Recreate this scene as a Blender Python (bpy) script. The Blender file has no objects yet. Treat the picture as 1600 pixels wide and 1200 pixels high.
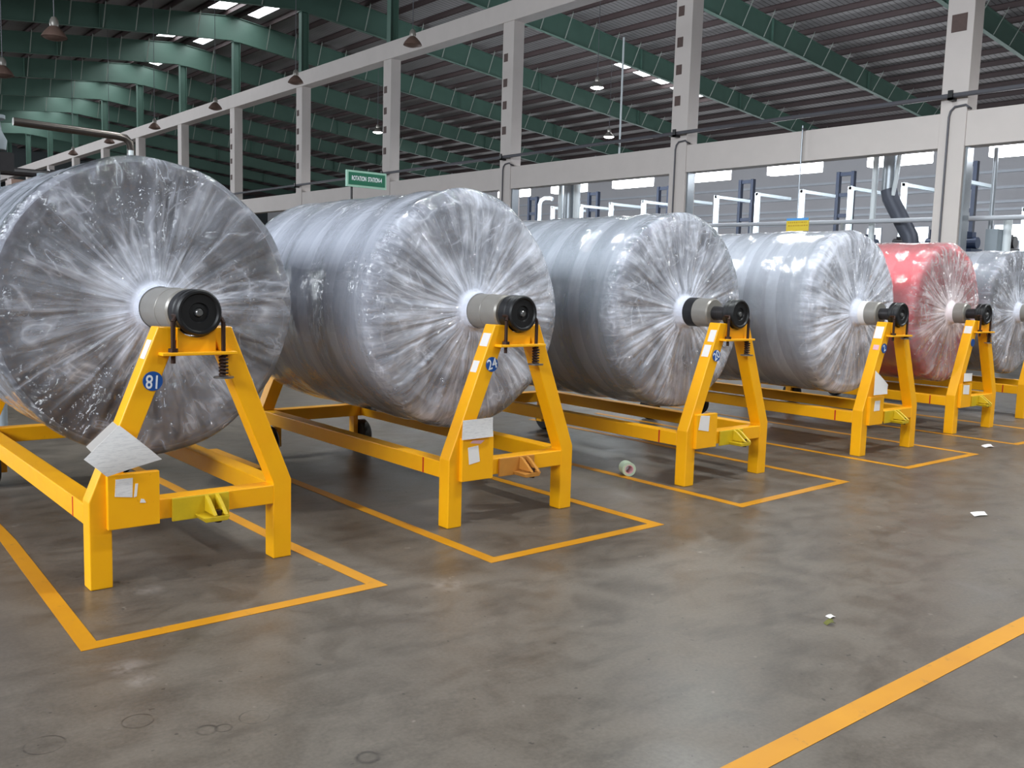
import bpy, math, random
import numpy as np
from mathutils import Matrix, Vector

S = bpy.context.scene
COL = S.collection
R = math.radians
PI = math.pi

# ------------------------------------------------------------------ camera
cam_data = bpy.data.cameras.new('camera')
cam = bpy.data.objects.new('camera', cam_data)
COL.objects.link(cam)
yaw, pitch, roll = R(50.169), R(-6.202), R(1.6715)
fwd = Vector((math.cos(yaw) * math.cos(pitch), math.sin(yaw) * math.cos(pitch), math.sin(pitch)))
rt0 = Vector((math.sin(yaw), -math.cos(yaw), 0))
up0 = rt0.cross(fwd)
rt = math.cos(roll) * rt0 + math.sin(roll) * up0
up = -math.sin(roll) * rt0 + math.cos(roll) * up0
m = Matrix.Identity(4)
for i in range(3):
    m[i][0], m[i][1], m[i][2] = rt[i], up[i], -fwd[i]
m.translation = (0, 0, 1.5)
cam.matrix_world = m
cam_data.sensor_width = 36
cam_data.lens = 1441.4 / 1600 * 36
cam_data.clip_end = 400
cam_data.clip_start = 0.05
S.camera = cam

# ------------------------------------------------------------------ view, world, large lights
S.view_settings.view_transform = 'Standard'
S.view_settings.look = 'None'
S.view_settings.gamma = 1
S.view_settings.exposure = 0.0
S.view_settings.use_curve_mapping = False
W = bpy.data.worlds.new('world')
S.world = W
W.use_nodes = True
bg = W.node_tree.nodes['Background']
bg.inputs['Color'].default_value = (0.86, 0.93, 1.0, 1)
bg.inputs['Strength'].default_value = 0.16


def area_lamp(name, loc, size, energy, color=(1, 1, 1), rot=(0, 0, 0), shape='DISK', size_y=None):
    d = bpy.data.lights.new(name, 'AREA')
    d.energy = energy
    d.shape = shape
    d.size = size
    if size_y:
        d.size_y = size_y
    d.color = color
    o = bpy.data.objects.new(name, d)
    o.location = loc
    o.rotation_euler = rot
    COL.objects.link(o)
    return o


# fill light added on the unseen left side, set in openings invented for it
for yc_, ln_, en_ in ((4, 24, 6200), (77, 66, 12500)):
    area_lamp('window_band_light', (-13.9, yc_, 8.5), ln_, en_, (.88, .94, 1), (0, 0, 0), 'RECTANGLE', 4).rotation_euler = Matrix(((0, 0, -1), (1, 0, 0), (0, -1, 0))).to_euler()
# low windows all along the far wall
area_lamp('far_window_light', (51.8, 40, 5.0), 90, 2600, (.93, .97, 1), (0, 0, 0), 'RECTANGLE', .9).rotation_euler = Matrix(((0, 0, 1), (-1, 0, 0), (0, -1, 0))).to_euler()


# ------------------------------------------------------------------ mesh helpers
class MB:
    def __init__(s):
        s.v = []
        s.f = []

    def add(s, vs, fs):
        n = len(s.v)
        s.v += [tuple(p) for p in vs]
        s.f += [tuple(i + n for i in f) for f in fs]
        return s

    def box(s, x0, x1, y0, y1, z0, z1):
        return s.add([(x0, y0, z0), (x1, y0, z0), (x1, y1, z0), (x0, y1, z0), (x0, y0, z1), (x1, y0, z1), (x1, y1, z1), (x0, y1, z1)],
                     [(3, 2, 1, 0), (4, 5, 6, 7), (0, 1, 5, 4), (1, 2, 6, 5), (2, 3, 7, 6), (3, 0, 4, 7)])

    def prism(s, poly, a, b, axis='y'):
        """poly in the other two axes (x,z / x,y / y,z), extruded a..b"""
        n = len(poly)

        def P(p, t):
            return {'y': (p[0], t, p[1]), 'z': (p[0], p[1], t), 'x': (t, p[0], p[1])}[axis]
        vs = [P(p, a) for p in poly] + [P(p, b) for p in poly]
        fs = [tuple(range(n)), tuple(range(2 * n - 1, n - 1, -1))]
        fs += [(i, n + i, n + (i + 1) % n, (i + 1) % n) for i in range(n)]
        return s.add(vs, fs)

    def tube(s, path, r, n=12, caps=True):
        path = [Vector(p) for p in path]
        rs = r if isinstance(r, (list, tuple)) else [r] * len(path)
        rings = []
        prev = None
        for i, p in enumerate(path):
            a = path[max(0, i - 1)]
            b = path[min(len(path) - 1, i + 1)]
            t = (b - a).normalized()
            if prev is None:
                h = Vector((0, 0, 1)) if abs(t.z) < .9 else Vector((1, 0, 0))
                u = t.cross(h).normalized()
            else:
                u = (prev - t * prev.dot(t)).normalized()
            prev = u
            w = t.cross(u)
            rings.append([p + rs[i] * (math.cos(2 * PI * k / n) * u + math.sin(2 * PI * k / n) * w) for k in range(n)])
        vs = [q for ring in rings for q in ring]
        fs = []
        for i in range(len(path) - 1):
            for k in range(n):
                k2 = (k + 1) % n
                fs.append((i * n + k, i * n + k2, (i + 1) * n + k2, (i + 1) * n + k))
        if caps:
            fs.append(tuple(range(n - 1, -1, -1)))
            fs.append(tuple((len(path) - 1) * n + k for k in range(n)))
        return s.add(vs, fs)

    def bar(s, p0, p1, w, h=None):
        """rectangular bar between two points"""
        p0, p1 = Vector(p0), Vector(p1)
        h = h or w
        t = (p1 - p0).normalized()
        hh = Vector((0, 0, 1)) if abs(t.z) < .95 else Vector((0, 1, 0))
        u = t.cross(hh).normalized() * (w / 2)
        v = u.cross(t).normalized() * (h / 2)
        vs = [p0 - u - v, p0 + u - v, p0 + u + v, p0 - u + v, p1 - u - v, p1 + u - v, p1 + u + v, p1 - u + v]
        return s.add(vs, [(3, 2, 1, 0), (4, 5, 6, 7), (0, 1, 5, 4), (1, 2, 6, 5), (2, 3, 7, 6), (3, 0, 4, 7)])

    def lathe(s, prof, n=32, axis='y', c=(0, 0, 0), caps=False):
        """prof: list of (radius, height along the axis)"""
        vs = []
        for r, h in prof:
            for k in range(n):
                a = 2 * PI * k / n
                x, y = r * math.cos(a), r * math.sin(a)
                p = {'y': (x, h, y), 'z': (x, y, h), 'x': (h, x, y)}[axis]
                vs.append((p[0] + c[0], p[1] + c[1], p[2] + c[2]))
        fs = []
        for i in range(len(prof) - 1):
            for k in range(n):
                k2 = (k + 1) % n
                fs.append((i * n + k, (i + 1) * n + k, (i + 1) * n + k2, i * n + k2))
        if caps:
            fs.append(tuple(range(n)))
            fs.append(tuple((len(prof) - 1) * n + k for k in range(n - 1, -1, -1)))
        return s.add(vs, fs)

    def build(s, name, mat, parent=None, loc=None, smooth=False, bevel=0.0, angle=35):
        me = bpy.data.meshes.new(name)
        me.from_pydata(s.v, [], s.f)
        me.update()
        import bmesh
        bm = bmesh.new()
        bm.from_mesh(me)
        bmesh.ops.recalc_face_normals(bm, faces=bm.faces)
        if bevel:
            bmesh.ops.bevel(bm, geom=list(bm.edges), offset=bevel, segments=2, affect='EDGES', profile=.5, clamp_overlap=True)
        bm.to_mesh(me)
        bm.free()
        if smooth:
            for p in me.polygons:
                p.use_smooth = True
            if angle:
                me.set_sharp_from_angle(angle=R(angle))
        me.materials.append(mat)
        o = bpy.data.objects.new(name, me)
        COL.objects.link(o)
        if parent:
            o.parent = parent
        if loc:
            o.location = loc
        return o


def tag(o, label, cat, group=None, kind=None):
    o['label'] = label
    o['category'] = cat
    if group:
        o['group'] = group
    if kind:
        o['kind'] = kind
    return o


def root(name, loc, label, cat, group=None, kind=None):
    o = bpy.data.objects.new(name, None)
    o.empty_display_size = .1
    o.location = loc
    COL.objects.link(o)
    return tag(o, label, cat, group, kind)


def copy_tree(o, parent=None):
    c = o.copy()
    COL.objects.link(c)
    if parent:
        c.parent = parent
    for ch in list(o.children):
        copy_tree(ch, c)
    return c


def text_obj(name, body, size, mat, parent, matrix, extrude=.0006, sx=1.0):
    cu = bpy.data.curves.new(name, 'FONT')
    cu.body = body
    cu.size = size
    cu.extrude = extrude
    cu.offset = size * .012
    cu.align_x = 'CENTER'
    cu.align_y = 'CENTER'
    t = bpy.data.objects.new(name + '_tmp', cu)
    COL.objects.link(t)
    bpy.context.view_layer.update()
    dg = bpy.context.evaluated_depsgraph_get()
    me = bpy.data.meshes.new_from_object(t.evaluated_get(dg))
    bpy.data.objects.remove(t)
    me.transform(Matrix.Diagonal((sx, 1, 1, 1)))
    me.transform(matrix)
    me.materials.clear()
    me.materials.append(mat)
    o = bpy.data.objects.new(name, me)
    COL.objects.link(o)
    o.parent = parent
    return o


# ------------------------------------------------------------------ materials
def srgb(r, g, b):
    def f(c):
        c /= 255
        return c / 12.92 if c <= .04045 else ((c + .055) / 1.055) ** 2.4
    return (f(r), f(g), f(b), 1)


def new_mat(name):
    mt = bpy.data.materials.new(name)
    mt.use_nodes = True
    nt = mt.node_tree
    b = nt.nodes['Principled BSDF']
    return mt, nt, b


def N(nt, kind, **kw):
    n = nt.nodes.new(kind)
    for k, v in kw.items():
        if k.startswith('i_'):
            n.inputs[k[2:].replace('_', ' ')].default_value = v
        else:
            setattr(n, k, v)
    return n


def mathn(nt, op, a, b=None, c=None, clamp=False):
    n = nt.nodes.new('ShaderNodeMath')
    n.operation = op
    n.use_clamp = clamp
    for i, x in enumerate((a, b, c)):
        if x is None:
            continue
        if isinstance(x, (int, float)):
            n.inputs[i].default_value = x
        else:
            nt.links.new(x, n.inputs[i])
    return n.outputs[0]


def ramp(nt, src, stops):
    n = nt.nodes.new('ShaderNodeValToRGB')
    cr = n.color_ramp
    while len(cr.elements) < len(stops):
        cr.elements.new(.5)
    for e, (p, c) in zip(cr.elements, stops):
        e.position = p
        e.color = c if isinstance(c, (tuple, list)) else (c, c, c, 1)
    nt.links.new(src, n.inputs[0])
    return n.outputs[0]


def coords(nt, kind='Object'):
    return nt.nodes.new('ShaderNodeTexCoord').outputs[kind]


def noise(nt, vec, scale, detail=3, rough=.5, dist=0, out='Fac'):
    n = nt.nodes.new('ShaderNodeTexNoise')
    n.inputs['Scale'].default_value = scale
    n.inputs['Detail'].default_value = detail
    n.inputs['Roughness'].default_value = rough
    n.inputs['Distortion'].default_value = dist
    if vec is not None:
        nt.links.new(vec, n.inputs['Vector'])
    return n.outputs[out]


def mixc(nt, fac, a, b, mode='MIX'):
    n = nt.nodes.new('ShaderNodeMix')
    n.data_type = 'RGBA'
    n.blend_type = mode
    for sock, x in ((n.inputs[0], fac), (n.inputs[6], a), (n.inputs[7], b)):
        if isinstance(x, (int, float, tuple, list)):
            sock.default_value = x
        else:
            nt.links.new(x, sock)
    return n.outputs[2]


def bump(nt, b, height, strength=.3, dist=.01):
    n = nt.nodes.new('ShaderNodeBump')
    n.inputs['Strength'].default_value = strength
    n.inputs['Distance'].default_value = dist
    nt.links.new(height, n.inputs['Height'])
    nt.links.new(n.outputs[0], b.inputs['Normal'])
    return n.outputs[0]


def plain(name, col, rough=.6, metal=0.0, var=.15, scale=6.0, spec=.5, bmp=.0):
    """a paint or metal with slight uneven colour"""
    mt, nt, b = new_mat(name)
    v = coords(nt)
    nz = noise(nt, v, scale, 4, .6)
    c2 = tuple(max(0, c * (1 - var)) for c in col[:3]) + (1,)
    c1 = tuple(min(1, c * (1 + var * .6)) for c in col[:3]) + (1,)
    nt.links.new(mixc(nt, nz, c2, c1), b.inputs['Base Color'])
    b.inputs['Roughness'].default_value = rough
    b.inputs['Metallic'].default_value = metal
    b.inputs['Specular IOR Level'].default_value = spec
    if bmp:
        bump(nt, b, noise(nt, v, scale * 8, 3), bmp, .004)
    return mt


def emis(name, col, strength):
    mt, nt, b = new_mat(name)
    b.inputs['Base Color'].default_value = (.8, .8, .8, 1)
    b.inputs['Emission Color'].default_value = col
    b.inputs['Emission Strength'].default_value = strength
    return mt


def yellow_paint():
    mt, nt, b = new_mat('yellow_paint')
    v = coords(nt)
    n1 = noise(nt, v, 5, 5, .6)
    base = mixc(nt, n1, srgb(244, 164, 0), srgb(255, 188, 2))
    chips = ramp(nt, noise(nt, v, 38, 4, .7), [(.69, 0.0), (.73, 1.0)])
    where = ramp(nt, noise(nt, v, 3.3, 2), [(.48, 0.0), (.62, 1.0)])
    mk = mathn(nt, 'MULTIPLY', chips, where)
    nt.links.new(mixc(nt, mk, base, srgb(96, 64, 20)), b.inputs['Base Color'])
    b.inputs['Roughness'].default_value = .42
    bump(nt, b, n1, .12, .01)
    return mt


def floor_mat():
    mt, nt, b = new_mat('concrete_floor')
    v = coords(nt)
    big = noise(nt, v, .55, 5, .6, .4)
    mid = noise(nt, v, 3.2, 6, .65, .6)
    fine = noise(nt, v, 60, 3, .6)
    c = mixc(nt, big, srgb(64, 57, 51), srgb(99, 90, 81))
    c = mixc(nt, ramp(nt, mid, [(.40, .9), (.56, 0.0)]), c, srgb(62, 54, 47))
    c = mixc(nt, mathn(nt, 'MULTIPLY', fine, .35), c, srgb(150, 140, 128))
    # trowel marks stretched across the aisle
    mp = N(nt, 'ShaderNodeMapping')
    mp.inputs['Scale'].default_value = (1.4, 3.6, 1)
    mp.inputs['Rotation'].default_value = (0, 0, .5)
    nt.links.new(v, mp.inputs[0])
    st = noise(nt, mp.outputs[0], 1.6, 5, .7)
    c = mixc(nt, ramp(nt, st, [(.50, 0.0), (.72, .6)]), c, srgb(54, 47, 41))
    # dark specks and oil spots
    sp = ramp(nt, noise(nt, v, 22, 2, .5), [(.71, 0.0), (.74, .8)])
    c = mixc(nt, sp, c, srgb(46, 40, 36))
    pl = ramp(nt, noise(nt, v, 9, 3, .6), [(.70, 0.0), (.76, .5)])
    c = mixc(nt, pl, c, srgb(160, 152, 142))
    # ring stains and blots
    sep = N(nt, 'ShaderNodeSeparateXYZ')
    nt.links.new(v, sep.inputs[0])
    rn = noise(nt, v, 14, 3, .6)
    for (x, y, r0, w) in [(1.115, 2.865, .032, .009), (1.165, 2.845, .026, .006), (.636, 3.23, .0, .022), (1.45, 2.395, .034, .012), (.67, 3.07, .06, .005), (.955, 3.06, .05, .005), (1.28, 2.86, .05, .004)]:
        dx = mathn(nt, 'SUBTRACT', sep.outputs[0], x)
        dy = mathn(nt, 'SUBTRACT', sep.outputs[1], y)
        d = mathn(nt, 'SQRT', mathn(nt, 'ADD', mathn(nt, 'MULTIPLY', dx, dx), mathn(nt, 'MULTIPLY', dy, dy)))
        k = mathn(nt, 'DIVIDE', mathn(nt, 'ABSOLUTE', mathn(nt, 'SUBTRACT', d, r0)), w)
        k = mathn(nt, 'SUBTRACT', 1.0, k, clamp=True)
        k = mathn(nt, 'MULTIPLY', k, ramp(nt, rn, [(.38, .15), (.58, 1.0)]), clamp=True)
        c = mixc(nt, k, c, srgb(40, 33, 27))
    # chalky repair patches
    for (x, y, w) in [(1.06, 3.52, .10), (1.07, 3.38, .08), (1.42, 4.36, .09), (2.62, 3.62, .12)]:
        dx = mathn(nt, 'SUBTRACT', sep.outputs[0], x)
        dy = mathn(nt, 'SUBTRACT', sep.outputs[1], y)
        d = mathn(nt, 'SQRT', mathn(nt, 'ADD', mathn(nt, 'MULTIPLY', dx, dx), mathn(nt, 'MULTIPLY', dy, dy)))
        k = mathn(nt, 'SUBTRACT', 1.0, mathn(nt, 'DIVIDE', d, w), clamp=True)
        k = mathn(nt, 'MULTIPLY', k, ramp(nt, rn, [(.4, .1), (.6, .9)]), clamp=True)
        c = mixc(nt, k, c, srgb(136, 128, 122))
    nt.links.new(c, b.inputs['Base Color'])
    rr = ramp(nt, mid, [(.3, .30), (.7, .46)])
    nt.links.new(rr, b.inputs['Roughness'])
    b.inputs['Specular IOR Level'].default_value = .5
    bump(nt, b, mid, .06, .02)
    return mt


def marking_mat():
    mt, nt, b = new_mat('floor_line_paint')
    v = coords(nt, 'Generated')
    v = coords(nt)
    w = ramp(nt, noise(nt, v, 11, 5, .7), [(.62, 0.0), (.74, .7)])
    c = mixc(nt, noise(nt, v, 4, 3), srgb(186, 122, 2), srgb(208, 144, 8))
    nt.links.new(mixc(nt, w, c, srgb(120, 96, 60)), b.inputs['Base Color'])
    b.inputs['Roughness'].default_value = .5
    return mt


def roof_mat(name, ax):
    """profiled sheet: ribs run down the slope, so the lines repeat along the building (y)"""
    mt, nt, b = new_mat(name)
    v = coords(nt)
    sep = N(nt, 'ShaderNodeSeparateXYZ')
    nt.links.new(v, sep.inputs[0])
    t = mathn(nt, 'FRACT', mathn(nt, 'MULTIPLY', sep.outputs[ax], 4.0))
    line = ramp(nt, t, [(.0, 1.0), (.14, 1.0), (.18, 0.0), (1.0, 0.0)])
    base = mixc(nt, noise(nt, v, .7, 3), srgb(124, 120, 120), srgb(150, 146, 146))
    nt.links.new(mixc(nt, line, base, srgb(74, 70, 70)), b.inputs['Base Color'])
    b.inputs['Roughness'].default_value = .55
    bump(nt, b, line, .5, .03)
    return mt


def print_mat(name):
    """white sheet with rows of faint print"""
    mt, nt, b = new_mat(name)
    v = coords(nt)
    mp = N(nt, 'ShaderNodeMapping')
    mp.inputs['Scale'].default_value = (14, 14, 110)
    mp.inputs['Rotation'].default_value = (0, R(-40), 0)
    nt.links.new(v, mp.inputs[0])
    k = ramp(nt, noise(nt, mp.outputs[0], 1.6, 4, .7), [(.48, 0.0), (.66, .3)])
    nt.links.new(mixc(nt, k, srgb(226, 224, 224), srgb(130, 130, 142)), b.inputs['Base Color'])
    b.inputs['Roughness'].default_value = .7
    return mt


def fabric_mat(name, side, end):
    """wound cloth: flat colour on the outside, fine rings of cloth edges on the ends"""
    mt, nt, b = new_mat(name)
    v = coords(nt)
    sep = N(nt, 'ShaderNodeSeparateXYZ')
    nt.links.new(v, sep.inputs[0])
    r = mathn(nt, 'SQRT', mathn(nt, 'ADD', mathn(nt, 'MULTIPLY', sep.outputs[0], sep.outputs[0]), mathn(nt, 'MULTIPLY', sep.outputs[2], sep.outputs[2])))
    cx = N(nt, 'ShaderNodeCombineXYZ')
    nt.links.new(mathn(nt, 'MULTIPLY', r, 60), cx.inputs[0])
    rings = noise(nt, cx.outputs[0], 1.0, 5, .7)
    isend = mathn(nt, 'LESS_THAN', r, .772)
    lum = mixc(nt, rings, tuple(c * .65 for c in end[:3]) + (1,), tuple(min(1, c * 1.35) for c in end[:3]) + (1,))
    sd = mixc(nt, noise(nt, v, 3, 3), tuple(c * .9 for c in side[:3]) + (1,), tuple(min(1, c * 1.08) for c in side[:3]) + (1,))
    nt.links.new(mixc(nt, isend, sd, lum), b.inputs['Base Color'])
    b.inputs['Roughness'].default_value = .85
    return mt


def film_mat(name, seed, hub=.95, mid=.4, rim=.16, side=.34, tint=(.74, .77, .88), crumple=.6):
    """thin cling film: clear where it is one tight layer, milky where it is gathered"""
    mt, nt, b = new_mat(name)
    nt.nodes.remove(b)
    out = nt.nodes['Material Output']
    v = coords(nt)
    sep = N(nt, 'ShaderNodeSeparateXYZ')
    nt.links.new(v, sep.inputs[0])
    X, Y, Z = sep.outputs
    r = mathn(nt, 'SQRT', mathn(nt, 'ADD', mathn(nt, 'MULTIPLY', X, X), mathn(nt, 'MULTIPLY', Z, Z)))
    ux = mathn(nt, 'DIVIDE', X, r)
    uz = mathn(nt, 'DIVIDE', Z, r)

    def polar(k, kr, sd):
        c = N(nt, 'ShaderNodeCombineXYZ')
        nt.links.new(mathn(nt, 'MULTIPLY', ux, k), c.inputs[0])
        nt.links.new(mathn(nt, 'MULTIPLY', uz, k), c.inputs[1])
        nt.links.new(mathn(nt, 'ADD', mathn(nt, 'MULTIPLY', r, kr), sd), c.inputs[2])
        return c.outputs[0]
    streak = noise(nt, polar(7, 1.6, seed), 1.0, 6, .68, .5)
    fine = noise(nt, polar(26, 3.0, seed + 5), 1.0, 5, .65, .6)
    patch = noise(nt, polar(1.4, 2.6, seed + 9), 1.0, 3, .5, .8)
    # gathered film round the hub thins out towards the rim
    grad = ramp(nt, r, [(.11, hub), (.17, hub * .9), (.24, (hub + mid) * .55), (.40, mid), (.62, (mid + rim) * .55), (.80, rim)])
    sk = mathn(nt, 'MULTIPLY', ramp(nt, streak, [(.34, .62), (.5, .92), (.66, 1.4)]), ramp(nt, fine, [(.35, .88), (.65, 1.15)]))
    pk = ramp(nt, patch, [(.34, .6), (.52, 1.0), (.68, 1.45)])
    face = mathn(nt, 'MULTIPLY', mathn(nt, 'MULTIPLY', grad, sk), pk)
    # doubled creases: thin milky threads wandering over the end
    wn = noise(nt, v, 2.1 + .13 * seed % 1, 3, .5, 1.4)
    wn2 = noise(nt, polar(3.0, 1.1, seed + 2), 1.0, 2, .5, 1.0)
    th = mathn(nt, 'MAXIMUM', ramp(nt, mathn(nt, 'ABSOLUTE', mathn(nt, 'SUBTRACT', wn, .5)), [(.0, .42), (.012, .2), (.05, 0.0)]),
               ramp(nt, mathn(nt, 'ABSOLUTE', mathn(nt, 'SUBTRACT', wn2, .52)), [(.0, .4), (.02, .22), (.07, 0.0)]))
    face = mathn(nt, 'ADD', face, mathn(nt, 'MULTIPLY', th, ramp(nt, noise(nt, v, 4.5, 2), [(.4, .1), (.6, .9)])))
    hubc = ramp(nt, r, [(.13, 1.0), (.22, 0.0)])
    face = mathn(nt, 'MAXIMUM', face, mathn(nt, 'MULTIPLY', hubc, hub))
    # on the round side the film goes round as an overlapping helix
    ang = mathn(nt, 'ARCTAN2', Z, X)
    hel = mathn(nt, 'FRACT', mathn(nt, 'ADD', mathn(nt, 'ADD', mathn(nt, 'MULTIPLY', Y, 2.6), mathn(nt, 'MULTIPLY', ang, 1 / (2 * PI))), seed))
    helw = mathn(nt, 'MULTIPLY', ramp(nt, hel, [(.0, 1.2), (.30, 1.1), (.34, .88), (1.0, .92)]), side)
    mp = N(nt, 'ShaderNodeMapping')
    mp.inputs['Scale'].default_value = (1.2, 4.5, 1.2)
    mp.inputs['Rotation'].default_value = (0.2, 0, .25)
    mp.inputs['Location'].default_value = (seed, seed * 2, 0)
    nt.links.new(v, mp.inputs[0])
    sst = noise(nt, mp.outputs[0], 1.0, 5, .65, .6)
    sidew = mathn(nt, 'MULTIPLY', helw, ramp(nt, sst, [(.35, .86), (.5, 1.0), (.68, 1.25)]))
    onside = ramp(nt, r, [(.765, 0.0), (.785, 1.0)])
    onside = mathn(nt, 'MULTIPLY', onside, ramp(nt, Y, [(.02, 0.0), (.16, 1.0)]))
    mx = N(nt, 'ShaderNodeMix')
    nt.links.new(onside, mx.inputs[0])
    nt.links.new(face, mx.inputs[2])
    nt.links.new(sidew, mx.inputs[3])
    fac = mathn(nt, 'MINIMUM', mathn(nt, 'MAXIMUM', mx.outputs[0], .03), .96)
    # crumples
    vo = N(nt, 'ShaderNodeTexVoronoi')
    vo.inputs['Scale'].default_value = 17
    vo.feature = 'SMOOTH_F1'
    dist = N(nt, 'ShaderNodeVectorMath')
    dist.operation = 'ADD'
    nv = noise(nt, v, 5, 3, .6, 0, 'Color')
    sc = N(nt, 'ShaderNodeVectorMath')
    sc.operation = 'SCALE'
    sc.inputs['Scale'].default_value = .35
    nt.links.new(nv, sc.inputs[0])
    nt.links.new(v, dist.inputs[0])
    nt.links.new(sc.outputs[0], dist.inputs[1])
    nt.links.new(dist.outputs[0], vo.inputs['Vector'])
    flat = mathn(nt, 'SUBTRACT', 1.0, mathn(nt, 'MULTIPLY', onside, .8))
    lump = noise(nt, v, 42, 2, .5, .5)
    where = ramp(nt, noise(nt, v, 3.4, 3, .6), [(.42, .25), (.6, 1.0)])
    h = mathn(nt, 'ADD', mathn(nt, 'MULTIPLY', mathn(nt, 'ADD', mathn(nt, 'MULTIPLY', vo.outputs['Distance'], .9), mathn(nt, 'MULTIPLY', lump, .35)), where),
              mathn(nt, 'ADD', mathn(nt, 'MULTIPLY', fine, .55), mathn(nt, 'MULTIPLY', streak, .5)))
    h = mathn(nt, 'ADD', mathn(nt, 'MULTIPLY', h, flat), mathn(nt, 'MULTIPLY', mathn(nt, 'MULTIPLY', sst, onside), .35))
    bn = N(nt, 'ShaderNodeBump')
    bn.inputs['Strength'].default_value = crumple
    bn.inputs['Distance'].default_value = .035
    nt.links.new(h, bn.inputs['Height'])
    tr = N(nt, 'ShaderNodeBsdfTransparent')
    gl = N(nt, 'ShaderNodeBsdfGlossy')
    gl.inputs['Roughness'].default_value = .06
    gl.inputs['Color'].default_value = (1, 1, 1, 1)
    vc = N(nt, 'ShaderNodeTexVoronoi')
    vc.inputs['Scale'].default_value = 30
    nt.links.new(dist.outputs[0], vc.inputs['Vector'])
    sub = N(nt, 'ShaderNodeVectorMath', operation='SUBTRACT')
    nt.links.new(vc.outputs['Color'], sub.inputs[0])
    sub.inputs[1].default_value = (.5, .5, .5)
    scl = N(nt, 'ShaderNodeVectorMath', operation='SCALE')
    nt.links.new(sub.outputs[0], scl.inputs[0])
    nt.links.new(mathn(nt, 'MULTIPLY', mathn(nt, 'MULTIPLY', where, flat), 1.3), scl.inputs['Scale'])
    addn = N(nt, 'ShaderNodeVectorMath', operation='ADD')
    nt.links.new(bn.outputs[0], addn.inputs[0])
    nt.links.new(scl.outputs[0], addn.inputs[1])
    nrm = N(nt, 'ShaderNodeVectorMath', operation='NORMALIZE')
    nt.links.new(addn.outputs[0], nrm.inputs[0])
    nt.links.new(nrm.outputs[0], gl.inputs['Normal'])
    fr = N(nt, 'ShaderNodeFresnel')
    fr.inputs['IOR'].default_value = 1.5
    nt.links.new(bn.outputs[0], fr.inputs['Normal'])
    milk = N(nt, 'ShaderNodeBsdfDiffuse')
    milk.inputs['Color'].default_value = tint + (1,)
    bm_ = N(nt, 'ShaderNodeBump')
    bm_.inputs['Strength'].default_value = crumple * .45
    bm_.inputs['Distance'].default_value = .03
    nt.links.new(h, bm_.inputs['Height'])
    nt.links.new(bm_.outputs[0], milk.inputs['Normal'])
    body = N(nt, 'ShaderNodeMixShader')
    nt.links.new(fac, body.inputs[0])
    nt.links.new(tr.outputs[0], body.inputs[1])
    nt.links.new(milk.outputs[0], body.inputs[2])
    mxs = N(nt, 'ShaderNodeMixShader')
    nt.links.new(mathn(nt, 'ADD', fr.outputs[0], .03, clamp=True), mxs.inputs[0])
    nt.links.new(body.outputs[0], mxs.inputs[1])
    nt.links.new(gl.outputs[0], mxs.inputs[2])
    nt.links.new(mxs.outputs[0], out.inputs[0])
    return mt


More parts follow.
